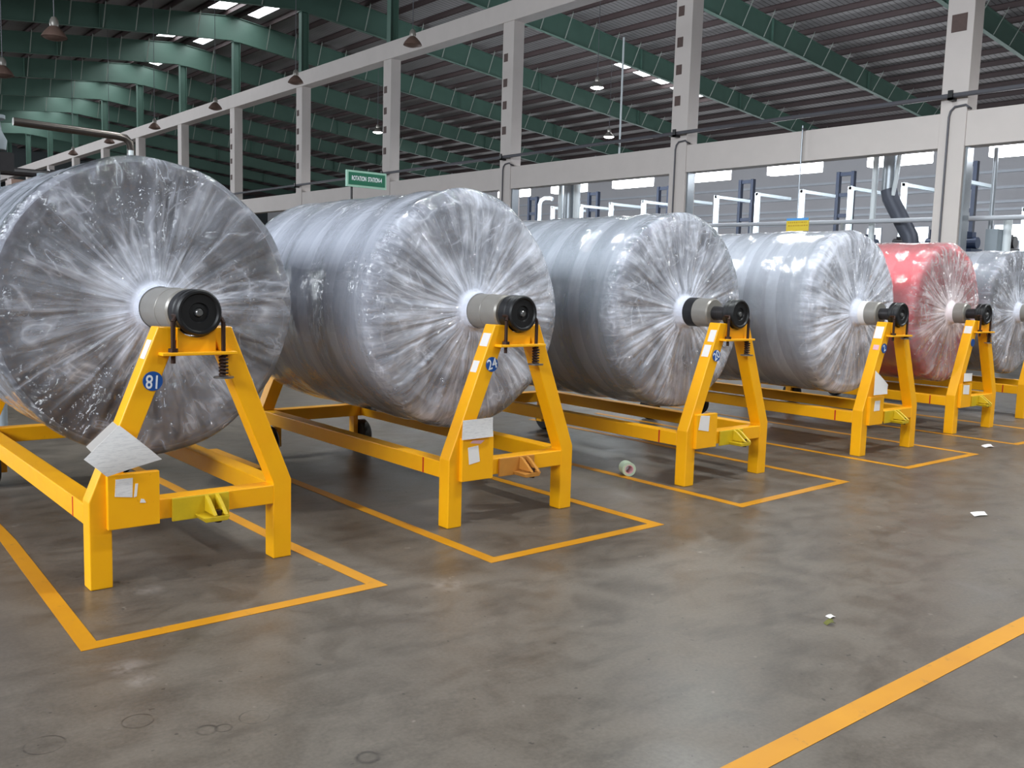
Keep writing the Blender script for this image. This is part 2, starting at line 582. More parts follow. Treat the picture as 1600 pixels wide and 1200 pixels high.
M = {
    'floor': floor_mat(),
    'line': marking_mat(),
    'yellow': yellow_paint(),
    'concrete': plain('painted_concrete', srgb(206, 198, 194), .75, 0, .08, 1.5, .3, .05),
    'patch': plain('bare_plate', srgb(92, 74, 70), .7, 0, .3, 14),
    'green': plain('green_steel', srgb(82, 112, 100), .5, 0, .16, 1.2),
    'purlin': plain('dark_purlin', srgb(78, 64, 64), .6, 0, .2, 1),
    'brace': plain('galvanised_brace', srgb(150, 158, 150), .5, .2, .1, 3),
    'roof': roof_mat('roof_sheet', 1),
        'sky_sheet': emis('translucent_sheet', (.92, .96, 1, 1), 6),
    'daylight': emis('daylight_pane', (.9, .95, 1, 1), 5),
    'tube_light': emis('tube_glow', (.93, .96, 1, 1), 14),
    'lamp_glow': emis('lamp_glow', (.95, 1, .98, 1), 25),
    'alu': plain('brushed_aluminium', srgb(170, 165, 158), .35, .8, .2, 8),
    'pipe_metal': plain('weathered_pipe', srgb(92, 86, 82), .3, .8, .2, 8),
    'shade_dull': plain('dull_shade', srgb(128, 104, 94), .5, .3, .25, 6),
    'steel': plain('grey_steel_tube', srgb(146, 142, 136), .36, .3, .14, 9),
    'dark_steel': plain('oily_dark_steel', srgb(52, 50, 52), .38, .4, .35, 20),
    'black': plain('black_rubber', srgb(15, 15, 18), .45, 0, .3, 20),
    'hub_steel': plain('hub_steel', srgb(140, 140, 140), .3, .8, .2, 20),
    'rust': plain('rusty_steel', srgb(60, 40, 32), .5, .5, .4, 40),
    'paper': plain('white_paper', srgb(232, 228, 226), .8, 0, .05, 10),
    'print': print_mat('printed_paper'),
    'blue': plain('blue_badge', srgb(24, 82, 160), .4, 0, .1, 10),
    'white_print': plain('white_print', srgb(236, 240, 246), .5, 0, .05, 10),
    'red': plain('red_mark', srgb(196, 40, 22), .6, 0, .1, 10),
    'hitch': plain('greenish_yellow_paint', srgb(208, 176, 22), .5, 0, .25, 14),
    'tan': plain('brown_card', srgb(190, 128, 48), .8, 0, .25, 9),
    'white_steel': plain('white_steel', srgb(214, 222, 226), .4, 0, .08, 3),
    'machine': plain('machine_grey', srgb(140, 150, 158), .5, 0, .2, 2),
    'navy': plain('navy_steel', srgb(26, 40, 66), .5, 0, .2, 2),
    'duct': plain('duct_sheet', srgb(150, 156, 162), .35, .5, .15, 3),
    'leg_grey': plain('slate_duct', srgb(74, 78, 90), .5, .3, .15, 3),
    'sign_green': plain('sign_green', srgb(8, 98, 72), .5, 0, .05, 5),
    'sign_frame': plain('sign_frame', srgb(150, 190, 172), .5, 0, .05, 5),
    'sign_yellow': plain('sign_yellow', srgb(236, 206, 60), .5, 0, .08, 12),
    'sign_blue': plain('sign_blue', srgb(92, 168, 236), .5, 0, .06, 12),
    'ochre': plain('sign_print', srgb(206, 164, 40), .6, 0, .1, 12),
    'tape': plain('mint_tape', srgb(196, 214, 190), .5, 0, .12, 14),
    'pink': plain('pink_card', srgb(226, 176, 184), .7, 0, .1, 10),
    'leaf': plain('olive_scrap', srgb(96, 96, 40), .8, 0, .3, 30),
    'dark_wall': plain('dark_wall', srgb(70, 76, 78), .8, 0, .1, 1),
    'pale_wall': plain('pale_wall', srgb(196, 194, 198), .8, 0, .08, .6),
    'rail': plain('pale_rail', srgb(196, 200, 208), .5, .2, .1, 2),
    'conduit': plain('grey_conduit', srgb(92, 92, 98), .5, .2, .1, 4),
}

# ------------------------------------------------------------------ the hall
XC = 20.0                      # column line under the ridge
COLS = [9.3 + 7.55 * k for k in range(0, 13)]
Y0, Y1 = -16.0, 112.0
XL, XR = -14.0, 52.0


def z_top(x):                   # rafter top = purlin underside
    return 14.75 - .113 * abs(x - XC)


def z_bot(x):
    return 13.55 - .097 * abs(x - XC)


tag(MB().box(XL - 20, XR + 1, Y0 - 20, Y1 + 1, -.2, 0).build('floor', M['floor']), 'stained grey concrete floor of the hall', 'floor', kind='structure')
for nm, sgn, xa in (('ceiling', 1, XR), ('ceiling', -1, XL)):
    za, zb = 14.75 + .24, z_top(xa) + .24
    mb = MB()
    xs = [XC, xa] if sgn > 0 else [xa, XC]
    zs = [za, zb] if sgn > 0 else [zb, za]
    mb.add([(xs[0], Y0, zs[0]), (xs[1], Y0, zs[1]), (xs[1], Y1, zs[1]), (xs[0], Y1, zs[0]),
            (xs[0], Y0, zs[0] + .05), (xs[1], Y0, zs[1] + .05), (xs[1], Y1, zs[1] + .05), (xs[0], Y1, zs[0] + .05)],
           [(3, 2, 1, 0), (4, 5, 6, 7), (0, 1, 5, 4), (1, 2, 6, 5), (2, 3, 7, 6), (3, 0, 4, 7)])
    o = mb.build(nm, M['roof'])
    tag(o, 'grey ribbed sheet roof slope beyond the concrete columns' if sgn > 0 else 'dark ribbed sheet roof slope above the wrapped rolls', 'roof', kind='structure')
tag(MB().box(XL - .3, XL, Y0, Y1, 0, 6.5).box(XL - .3, XL, 16, 44, 6.5, 10.5).box(XL - .3, XL, Y0, Y1, 10.5, 10.85).build('wall_left', M['dark_wall']), 'side wall of the hall, out of the picture', 'wall', kind='structure')
tag(MB().box(XL, XR, Y1, Y1 + .3, 0, 15).build('wall_end', M['dark_wall']), 'dim end wall at the far end of the hall', 'wall', kind='structure')

# far wall: pale upper band, ribbed sheet below, with window openings cut out
wins = [(20.4, 22.25, 4.5, 5.45), (25.75, 26.95, 4.5, 5.45), (28.6, 29.6, 4.6, 5.4), (12.5, 18.2, 4.5, 5.45)]
mb = MB()
ys = sorted([Y0, Y1] + [y for w in wins for y in w[:2]])
mb.box(XR, XR + .25, Y0, Y1, 5.45, 10.75)
mb.box(XR, XR + .25, Y0, Y1, 0, 4.5)
for a, b_ in zip(ys[:-1], ys[1:]):
    c = (a + b_) / 2
    if not any(w[0] < c < w[1] for w in wins):
        mb.box(XR, XR + .25, a, b_, 4.5, 5.45)
tag(mb.build('wall_far', M['pale_wall']), 'pale sheet wall beyond the finishing machines', 'wall', kind='structure')
for i, w in enumerate(wins):
    fr = MB()
    fr.box(XR - .04, XR + .1, w[0], w[1], 5.39, 5.45).box(XR - .04, XR + .1, w[0], w[1], 4.5, 4.56)
    fr.box(XR - .04, XR + .1, w[0], w[0] + .06, 4.56, 5.39).box(XR - .04, XR + .1, w[1] - .06, w[1], 4.56, 5.39)
    o = fr.build('window_%d' % (i + 1), M['rail'])
    tag(o, ['bright window low in the far wall above the last grey roll', 'bright window beside the near column above the pink roll',
            'small bright window behind the duct above the pink roll', 'bright window at the edge of the far wall'][i], 'window', kind='structure')
    MB().box(XR + .1, XR + .14, w[0], w[1], 4.5, 5.45).build('pane', M['daylight'], o)
for k, z in enumerate((8.2, 7.35, 6.6, 6.2, 5.75)):
    tag(MB().box(XR - .18, XR, Y0, Y1, z - .06, z + .08).build('trim_%d' % (k + 1), M['rail']),
        'pale horizontal rail along the far wall, %s' % ['topmost of five', 'second of five from the top', 'middle of five', 'second of five from the bottom', 'lowest of five'][k], 'rail', kind='structure')

# columns
ordn = ['first', 'second', 'third', 'fourth', 'fifth', 'sixth', 'seventh', 'eighth', 'ninth', 'tenth', 'eleventh', 'twelfth', 'thirteenth']
for k, y in enumerate(COLS):
    mb = MB().box(XC, XC + .45, y, y + .57, 0, 10.15)
    c = mb.build('column', M['concrete'], bevel=.012)
    tag(c, 'pale concrete column, %s along the row from the right of the photo' % ordn[k], 'column', 'concrete columns along the hall', kind='structure')
    if k < 6:
        if k == 0:
            rects = [(y + .36, y + .72 - .2, 7.06, 7.42)]
            rects = [(y + .14, y + .46, 7.06, 7.42)]
        else:
            rects = [(y + .29, y + .48, z - .13, z + .13) for z in (9.0, 8.18, 7.45, 6.62)]
        for a, b_, z0, z1 in rects:  # brown slabs paint in the dark of rough openings
            MB().box(XC - .015, XC + .002, a, b_, z0, z1).build('embedded_plate', M['patch'], c)['label'] = 'brown plate on the column'
# beams
for k in range(len(COLS) - 1):
    ya, yb = COLS[k] + .57, COLS[k + 1]
    if k >= 0:
        tag(MB().box(XC + .02, XC + .42, ya, yb, 4.67, 5.4).build('beam', M['concrete'], bevel=.01),
            'pale lower concrete beam, %s span from the right' % ordn[k], 'beam', 'lower concrete beams', kind='structure')
tag(MB().box(XC + .02, XC + .42, Y0, COLS[0], 4.67, 5.4).build('beam', M['concrete'], bevel=.01), 'pale lower concrete beam running out of frame on the right', 'beam', 'lower concrete beams', kind='structure')
tag(MB().box(XC - .02, XC + .55, Y0, Y1, 10.15, 10.8).build('beam', M['concrete'], bevel=.012), 'long pale upper concrete beam on top of the columns', 'beam', kind='structure')

# green steel frames on the columns: post, two rafters, fly braces
PUR_R = [20.35 + 1.5 * k for k in range(22)]
PUR_L = [19.65 - 1.5 * k for k in range(19)]
for k, y in enumerate(COLS):
    yc = y + .28
    post = root('post', (XC + .22, yc, 10.8), 'green steel post standing on the upper beam above the %s column' % ordn[k], 'post', 'green posts under the ridge', kind='structure')
    post.name = 'roof_post'
    h = 13.5 - 10.8
    MB().box(-.16, .16, -.012, .012, 0, h).build('web', M['green'], post)
    for s in (-1, 1):
        MB().box(s * .17 - .012, s * .17 + .012, -.14, .14, 0, h).build('flange', M['green'], post)
    MB().box(-.24, .24, -.2, .2, h - .03, h).build('cap_plate', M['green'], post)
    raf = root('roof_beam', (XC, yc, 0), 'green steel roof frame over the %s column' % ordn[k], 'roof frame', 'green roof frames', kind='structure')
    for s, xe in ((1, XR), (-1, XL)):
        poly = [(0, z_bot(XC)), (s * abs(xe - XC), z_bot(xe)), (s * abs(xe - XC), z_top(xe)), (0, z_top(XC))]
        MB().prism(poly, -.01, .01).build('web', M['green'], raf)
        for zf, dz in ((z_bot, -.014), (z_top, -.02)):
            pl = [(0, zf(XC) + dz), (s * abs(xe - XC), zf(xe) + dz), (s * abs(xe - XC), zf(xe) + dz + .02), (0, zf(XC) + dz + .02)]
            MB().prism(pl, -.1, .1).build('flange', M['green'], raf)
        # splice plates on the web
        for d in (6.5, 14.5, 22.5):
            x = s * d
            MB().box(x - .015, x + .015, -.13, .13, z_bot(XC + x), z_top(XC + x)).build('splice_plate', M['green'], raf)
        if k <= 9:
            prs = PUR_R if s > 0 else PUR_L
            for j, x in enumerate(prs[1:-1]):
                MB().bar((x - XC, -.1, z_bot(x) + .02), (x - XC, -.62, z_top(x) + .06), .05, .012).build('fly_brace', M['brace'], raf)
# purlins
for x in PUR_R + PUR_L:
    z = z_top(x)
    mb = MB().box(x - .006, x + .006, Y0, Y1, z, z + .23).box(x - .006, x + .075, Y0, Y1, z, z + .012).box(x - .08, x + .006, Y0, Y1, z + .215, z + .228)
    tag(mb.build('roof_beam', M['purlin']), 'dark steel purlin along the far roof slope' if x > XC else 'dark steel purlin along the unlit near roof slope', 'purlin',
        'purlins of the far roof slope' if x > XC else 'purlins of the near roof slope', kind='structure')


# skylight sheets under the roof
def skylight(x0, x1, y0, y1, label):
    f = lambda x: z_top(x) + .228
    mb = MB().add([(x0, y0, f(x0)), (x1, y0, f(x1)), (x1, y1, f(x1)), (x0, y1, f(x0)),
                   (x0, y0, f(x0) + .01), (x1, y0, f(x1) + .01), (x1, y1, f(x1) + .01), (x0, y1, f(x0) + .01)],
                  [(3, 2, 1, 0), (4, 5, 6, 7), (0, 1, 5, 4), (1, 2, 6, 5), (2, 3, 7, 6), (3, 0, 4, 7)])
    return tag(mb.build('skylight', M['sky_sheet']), label, 'skylight', 'translucent roof sheets', kind='structure')


skylight(36.0, 42.6, 34.3, 35.5, 'bright strip of translucent roof sheet beside the second column')
skylight(36.2, 42.6, 57.2, 58.4, 'bright strip of translucent roof sheet between the third and fourth columns')
for k in range(4, 11):
    ya = COLS[k] + .6
    skylight(18.55, 19.6, ya + 2.5, ya + 6.9, 'bright ridge skylight in the bay after the %s column' % ordn[k])
    skylight(20.4, 21.3, ya + 2.5, ya + 6.9, 'bright ridge skylight strip past the ridge after the %s column' % ordn[k])

# ------------------------------------------------------------------ lamps
def high_bay(loc, lit, label, rod):
    t = root('pendant_lamp', loc, label, 'lamp', 'high bay lamps')
    sm = M['alu'] if lit else M['shade_dull']
    MB().lathe([(.27, 0), (.262, .03), (.22, .10), (.15, .18), (.09, .235), (.085, .24)], 28, 'z').build('lamp_shade', sm, t, smooth=True)
    MB().lathe([(.001, .46), (.05, .44), (.085, .38), (.10, .30), (.085, .24), (.001, .235)], 20, 'z').build('gear_housing', M['alu'] if lit else M['steel'], t, smooth=True)
    MB().lathe([(.001, -.07), (.10, -.06), (.2, -.03), (.255, .005), (.001, .02)], 24, 'z').build('bulb', M['lamp_glow'] if lit else M['shade_dull'], t, smooth=True)
    MB().tube([(0, 0, .44), (0, 0, rod)], .012, 6).build('rod', M['conduit'], t)
    if lit:
        d = bpy.data.lights.new('lamp_light', 'SPOT')
        d.energy = 500
        d.spot_size = R(165)
        d.spot_blend = .6
        d.shadow_soft_size = .2
        d.color = (.92, 1, .97)
        o = bpy.data.objects.new('lamp_light', d)
        o.location = (loc[0], loc[1], loc[2] - .12)
        COL.objects.link(o)
    return t


for k, (y, w) in enumerate([(16.2, 'at the top edge of the picture before the second column'), (23.3, 'in front of the third bay of the upper beam'), (30.7, 'in front of the fourth column head'),
                            (37.9, 'in front of the beam past the fourth column'), (45.2, 'in front of the beam past the sixth column'), (52.2, 'in front of the seventh column'), (59.2, 'smallest, by the last columns in view')]):
    z = 8.3
    high_bay((15.3, y, z), False, 'unlit brown bell lamp hanging ' + w, z_top(15.3) + .22 - z)
high_bay((5.6, 22.97, 6.65), False, 'unlit bell lamp with pale housing in the dark upper left', z_top(5.6) + .22 - 6.65)
high_bay((5.4, 27.3, 6.45), False, 'unlit bell lamp at the left edge of the picture', z_top(5.4) + .22 - 6.45)
high_bay((27, 27.54, 9.48), True, 'lit bell lamp glowing white between the second and third columns', z_top(27) + .22 - 9.48)
high_bay((34, 33.7, 9.0), True, 'lit bell lamp low over the beam beside the second column', z_top(34) + .22 - 9.0)
high_bay((28, 46.06, 9.77), True, 'lit bell lamp glowing white left of the fourth column', z_top(28) + .22 - 9.77)

# lamps added above the aisle, out of view, to brighten rolls and film glints
for x, y, e_ in ((6.0, 2.2, 230), (13.5, 2.2, 300), (21.0, 1.5, 300), (2.0, -5.5, 170), (9.5, -5.5, 170), (17.0, -5.5, 170)):
    t = high_bay((x, y, 8.3), True, 'lit bell lamp over the aisle, above the picture', z_top(x) + .22 - 8.3)
    area_lamp('aisle_lamp_light', (x, y, 8.2), .5, e_, (.95, .98, 1))
for x, y in ((5.0, 9.5), (13.0, 10.0)):  # two more unseen lamps, added behind the rolls to light them
    t = high_bay((x, y, 8.6), True, 'lit bell lamp behind the row of rolls, above the picture', z_top(x) + .22 - 8.6)
    area_lamp('row_lamp_light', (x, y, 8.5), .5, 150, (.9, .97, 1))

# fluorescent fittings along the low bay
for k in range(12):
    y = 8.82 + 2.96 * k
    t = root('tube_light', (22, y, 4.63), 'bright fluorescent fitting under the lower beam, %s from the right' % ordn[k], 'light fitting', 'fluorescent fittings in the low bay')
    MB().box(-.16, .16, -.8, .8, .40, .46).build('housing', M['white_steel'], t)
    MB().box(-.14, .14, -.78, .78, .04, .40).build('diffuser', M['tube_light'], t, bevel=.02)
    for s in (-.5, .5):
        MB().tube([(0, s, .46), (0, s, .87)], .01, 6).build('hanger', M['conduit'], t)
    d = area_lamp('tube_light_glow', (22, y, 4.63 + .5), 1.5, 190, (.84, .92, 1), (0, 0, 0), 'RECTANGLE', .35)
    d.location.x = 22.2
    d.location.z = 4.85
    d.rotation_euler = Matrix(((0, 0, -1), (1, 0, 0), (0, -1, 0))).to_euler()
# carrier for the hangers
tag(MB().box(21.9, 22.1, 5, 43, 5.5, 5.6).build('cable_tray', M['conduit']), 'grey cable tray carrying the fluorescent fittings', 'cable tray')
for k in range(4):
    y = 13.2 + 7.55 * k
    tag(MB().box(20.42, 22.1, y, y + .08, 5.42, 5.5).build('tray_bracket', M['conduit']), 'bracket from the lower beam to the cable tray', 'bracket', 'cable tray brackets')

# ------------------------------------------------------------------ roll stands
STANDS = [  # x centre, y of the front face
    (1.707, 4.487), (3.752, 4.455), (5.957, 4.442), (8.405, 4.405), (10.637, 4.585), (12.797, 4.700)]
HW = .513                       # half width over the legs
T = .103                        # tube
ZB, ZT = .405, 1.245            # knee of the leg, top of the A
LEN = 2.72                      # front face to rear face


def a_leg(mb, s, y0, y1, foot=True):
    """one leg: upright foot, then the long sloping part up to the saddle"""
    o, i = s * HW, s * (HW - T)
    to, ti = s * .183, s * .072
    zb = 0.0 if foot else .3
    mb.prism([(o, zb), (i, zb), (i, ZB - .11), (i + s * .0, ZB + .01), (ti, ZT - .005), (to, ZT), (o, ZB + .02)], y0, y1)
    return mb


def stand(idx):
    x, y = STANDS[idx]
    who = ['with the round badge reading 81, nearest the camera', 'with badge 24, second in the row', 'third in the row, with two white stickers on its leg',
           'fourth in the row, white card on its leg', 'fifth in the row, under the pink roll', 'last in the row, cut by the picture edge'][idx]
    t = root('roll_stand', (x, y, 0), 'yellow steel A-frame roll stand ' + who, 'roll stand', 'yellow roll stands in a row')
    Y = M['yellow']
    for s in (-1, 1):
        a_leg(MB(), s, 0, T).build('leg', Y, t, bevel=.006)
    for s in (-1, 1):
        a_leg(MB(), s, LEN - T, LEN, foot=False).build('leg', Y, t, bevel=.006)
    for s in (-1, 1):
        MB().box(min(s * HW, s * (HW - T)), max(s * HW, s * (HW - T)), T - .002, LEN - T + .002, .303, ZB).build('side_rail', Y, t, bevel=.005)
    for a in (0.002, LEN - T - .002):
        MB().box(-HW + T - .002, HW - T + .002, a, a + T, .300, ZB - .003).build('cross_bar', Y, t, bevel=.005)
    for a in (0, LEN - T):
        # shelf plate across the A and the saddle that carries the bearing
        MB().box(-.185, .185, a - .065, a + T - .01, 1.108, 1.124).build('shelf_plate', Y, t, bevel=.003)
        arc = [(.098 * math.sin(q), 1.315 - .122 * math.cos(q) - .006) for q in [R(v) for v in range(-54, 55, 9)]]
        pts = [(-.095, 1.124), (.095, 1.124)] + [(.118 * math.sin(R(v)), 1.31 - .118 * math.cos(R(v))) for v in range(54, -55, -9)]
        MB().prism(pts, a - .012, a + T - .02).build('saddle', Y, t)
    # box plate at the foot of the left leg
    MB().box(-.437, -.195, -.03, .004, .288, .552).build('box_plate', Y, t, bevel=.004)
    # tow hitch in the middle of the front bar
    hm = M['tan'] if idx == 1 else M['hitch']
    h = root('tow_hitch_tmp', (0, 0, 0), '', '')
    bpy.data.objects.remove(h)
    hb = MB().box(-.13, .16, -.016, 0, .285, .40).prism([(-.02, .31), (.12, .31), (.105, .285), (-.005, .285)], -.13, -.016)
    hb.prism([(-.14, .318), (-.016, .318), (-.016, .40), (-.05, .385)], .03, .05, 'x').prism([(-.14, .318), (-.016, .318), (-.016, .40), (-.05, .385)], .085, .105, 'x')
    ho = hb.build('tow_hitch', hm, t, bevel=.003)
    ho['label'] = 'brown card taped round the hitch' if idx == 1 else 'greenish yellow tow hitch'
    MB().tube([(.067, -.10, .275), (.067, -.10, .335)], .018, 12).build('pin', M['rust'], ho, smooth=True)
    # clamp bolts that hold the bearing down
    for s in (-1, 1):
        low = .985 if s > 0 else 1.07
        if idx == 3 and s > 0:
            low = 1.08
        c = MB().tube([(s * .125, -.035, 1.27), (s * .125, -.035, low)], .011, 10).tube([(s * .125, -.035, 1.27), (s * .105, -.03, 1.30), (s * .105, .02, 1.30)], .011, 8)
        bo = c.build('clamp_bolt', M['rust'], t, smooth=True)
        if s > 0:
            pts = [(s * .125 + .019 * math.cos(q), -.035 + .019 * math.sin(q), 1.10 - (1.10 - low - .012) * q / (12 * PI)) for q in [i * PI / 5 for i in range(61)]]
            MB().tube(pts, .006, 6).build('spring', M['rust'], bo, smooth=True)
            MB().lathe([(.004, low), (.05, low + .004), (.05, low + .012), (.004, low + .016)], 20, 'z', (s * .125, -.035, 0)).build('washer', M['hub_steel'], bo, smooth=True)
        else:
            MB().lathe([(.012, 1.124), (.024, 1.124), (.024, 1.142), (.012, 1.142)], 6, 'z', (s * .125, -.035, 0)).build('nut', M['rust'], bo)
    # red paint mark on the left rail
    MB().box(-HW - .002, -HW + .001, .27, .283, .306, .402).build('paint_mark', M['red'], t)['label'] = 'red paint mark on the rail'
    # rear wheels
    for s in (-1, 1):
        w = MB().lathe([(.03, -.045), (.115, -.045), (.13, -.03), (.13, .03), (.115, .045), (.03, .045)], 28, 'x', (s * .44, LEN - .06, .13)).build('wheel', M['black'], t, smooth=True)
        MB().tube([(s * .44 - .06, LEN - .06, .13), (s * .44 + .06, LEN - .06, .13)], .03, 12).build('axle', M['dark_steel'], w)
        MB().box(s * .44 - s * .075 - .02, s * .44 - s * .075 + .02, LEN - .1, LEN - .02, .09, .302).build('wheel_bracket', Y, t)
    return t


def side_sticker(t, name, z0, z1, y0, y1, mat):
    """patch of paper on the outer face of the left sloping leg"""
    def X(z):
        return -HW + (HW - .183) * (z - (ZB + .02)) / (ZT - ZB - .02)
    n = Vector((-(ZT - ZB - .02), 0, (HW - .183))).normalized() * .0025
    vs = []
    for off in (n * .2, n):
        for (z, y) in ((z0, y0), (z0, y1), (z1, y1), (z1, y0)):
            vs.append(Vector((X(z), y, z)) + off)
    return MB().add(vs, [(3, 2, 1, 0), (4, 5, 6, 7), (0, 1, 5, 4), (1, 2, 6, 5), (2, 3, 7, 6), (3, 0, 4, 7)]).build(name, mat, t)


def front_sticker(t, name, pts, mat, y=-.003):
    return MB().prism(pts, y, y + .0025).build(name, mat, t)


def badge(t, x, z, r, body, rot, sx=1.0):
    b = MB().lathe([(.001, -.006), (r, -.006), (r, -.001), (.001, -.001)], 28, 'y', (x, 0, z)).build('number_badge', M['blue'], t)
    b['label'] = 'round blue number badge'
    if body:
        mt = Matrix.Translation((x, -.0068, z)) @ Matrix.Rotation(R(rot), 4, 'Y') @ Matrix.Rotation(R(90), 4, 'X')
        text_obj('digits', body, r * 1.95, M['white_print'], b, mt, .0004, sx * .85)
    return b


st = [stand(i) for i in range(6)]
P = M['paper']
badge(st[0], -.213, .985, .047, '18', 184, .9)
side_sticker(st[0], 'sticker', 1.09, 1.18, .012, .075, P)
front_sticker(st[0], 'sticker', [(-.405, .448), (-.325, .436), (-.322, .53), (-.40, .53)], M['print'], -.0325)
front_sticker(st[0], 'sticker', [(-.29, .405), (-.262, .402), (-.27, .42), (-.285, .425)], P, -.0325)
front_sticker(st[0], 'sticker', [(-.318, .435), (-.305, .438), (-.298, .50), (-.31, .50)], P, -.0325)
badge(st[1], -.205, 1.0, .046, '24', -14)
side_sticker(st[1], 'sticker', 1.11, 1.19, .01, .085, P)
side_sticker(st[1], 'sticker', .95, 1.02, .03, .09, P)
front_sticker(st[1], 'sticker', [(-.385, .392), (-.303, .405), (-.318, .506), (-.396, .498)], P, -.0325)
front_sticker(st[1], 'sticker', [(-.38, .525), (-.30, .515), (-.27, .535), (-.36, .54)], M['pink'], -.0325)
badge(st[2], -.215, .995, .045, '20', -30)
side_sticker(st[2], 'sticker', 1.10, 1.19, .01, .07, P)
side_sticker(st[2], 'sticker', .985, 1.075, .02, .085, P)
front_sticker(st[2], 'sticker', [(-.42, .437), (-.30, .416), (-.292, .536), (-.40, .545)], P, -.0325)
badge(st[3], -.215, 1.0, .045, '2', -25)
side_sticker(st[3], 'sticker', 1.09, 1.20, .015, .095, P)
side_sticker(st[3], 'sticker', .985, 1.03, .015, .07, M['pink'])
front_sticker(st[3], 'sticker', [(-.37, .42), (-.27, .42), (-.27, .515), (-.36, .515)], P, -.0325)
badge(st[4], -.205, 1.0, .043, '', 0)
side_sticker(st[4], 'sticker', 1.10, 1.18, .01, .09, P)
front_sticker(st[4], 'sticker', [(-.40, .44), (-.26, .43), (-.26, .535), (-.40, .54)], P, -.0325)


def sheet(name, corners, mat, loc, label, bend=.02, cat='paper', group=None, n=8, thick=.0012):
    """a loose sheet given by four corners (x,y,z), curled a little"""
    c = [Vector(p) for p in corners]
    nn = (c[1] - c[0]).cross(c[3] - c[0]).normalized()
    vs, fs = [], []
    for lay in (0, 1):
        for i in range(n + 1):
            for j in range(n + 1):
                u, v = i / n, j / n
                p = (1 - u) * (1 - v) * c[0] + u * (1 - v) * c[1] + u * v * c[2] + (1 - u) * v * c[3]
                p = p + nn * (bend * (math.sin(PI * u) * .7 + .5 * (v - .5) ** 2 * 4 * u) + lay * thick)
                vs.append(p)
    k = (n + 1) ** 2
    for i in range(n):
        for j in range(n):
            a = i * (n + 1) + j
            fs.append((a, a + 1, a + n + 2, a + n + 1))
            fs.append((k + a, k + a + n + 1, k + a + n + 2, k + a + 1))
    for i in range(n):
        for a, b_ in ((i, i + 1), (n * (n + 1) + i, n * (n + 1) + i + 1), (i * (n + 1), (i + 1) * (n + 1)), (i * (n + 1) + n, (i + 1) * (n + 1) + n)):
            fs.append((a, b_, k + b_, k + a))
    o = MB().add(vs, fs).build(name, mat, None, loc, smooth=True)
    return tag(o, label, cat, group)


x, y = STANDS[0][0], STANDS[0][1]
sheet('paper_sheet', [(-.55, -.075, .648), (-.45, -.06, .555), (-.195, -.055, .612), (-.385, -.045, .79)], M['print'], (x, y, 0),
      'large printed sheet hanging askew at the knee of the nearest stand', .012)
sheet('paper_sheet', [(-.53, -.04, .70), (-.45, -.04, .60), (-.28, -.04, .68), (-.41, -.035, .808)], P, (x, y, 0),
      'blank sheet peeping out behind the large printed sheet on the nearest stand', .004)
x, y = STANDS[1]
sheet('paper_sheet', [(-.455, -.045, .553), (-.215, -.045, .556), (-.222, -.045, .677), (-.45, -.045, .672)], M['print'], (x, y, 0),
      'printed white card fixed across the knee of the second stand', .006)
x, y = STANDS[3]
sheet('paper_sheet', [(-.43, -.05, .575), (-.19, -.05, .575), (-.19, -.05, .66), (-.41, -.04, .80)], P, (x, y, 0),
      'white card with a cut corner on the leg of the fourth stand', .008)
x, y = STANDS[4]
sheet('paper_sheet', [(-.43, -.04, .58), (-.24, -.04, .58), (-.24, -.04, .665), (-.42, -.035, .67)], P, (x, y, 0),
      'small white card on the leg of the stand under the pink roll', .004)

# ------------------------------------------------------------------ wrapped rolls
AX = 1.315
RR = .79


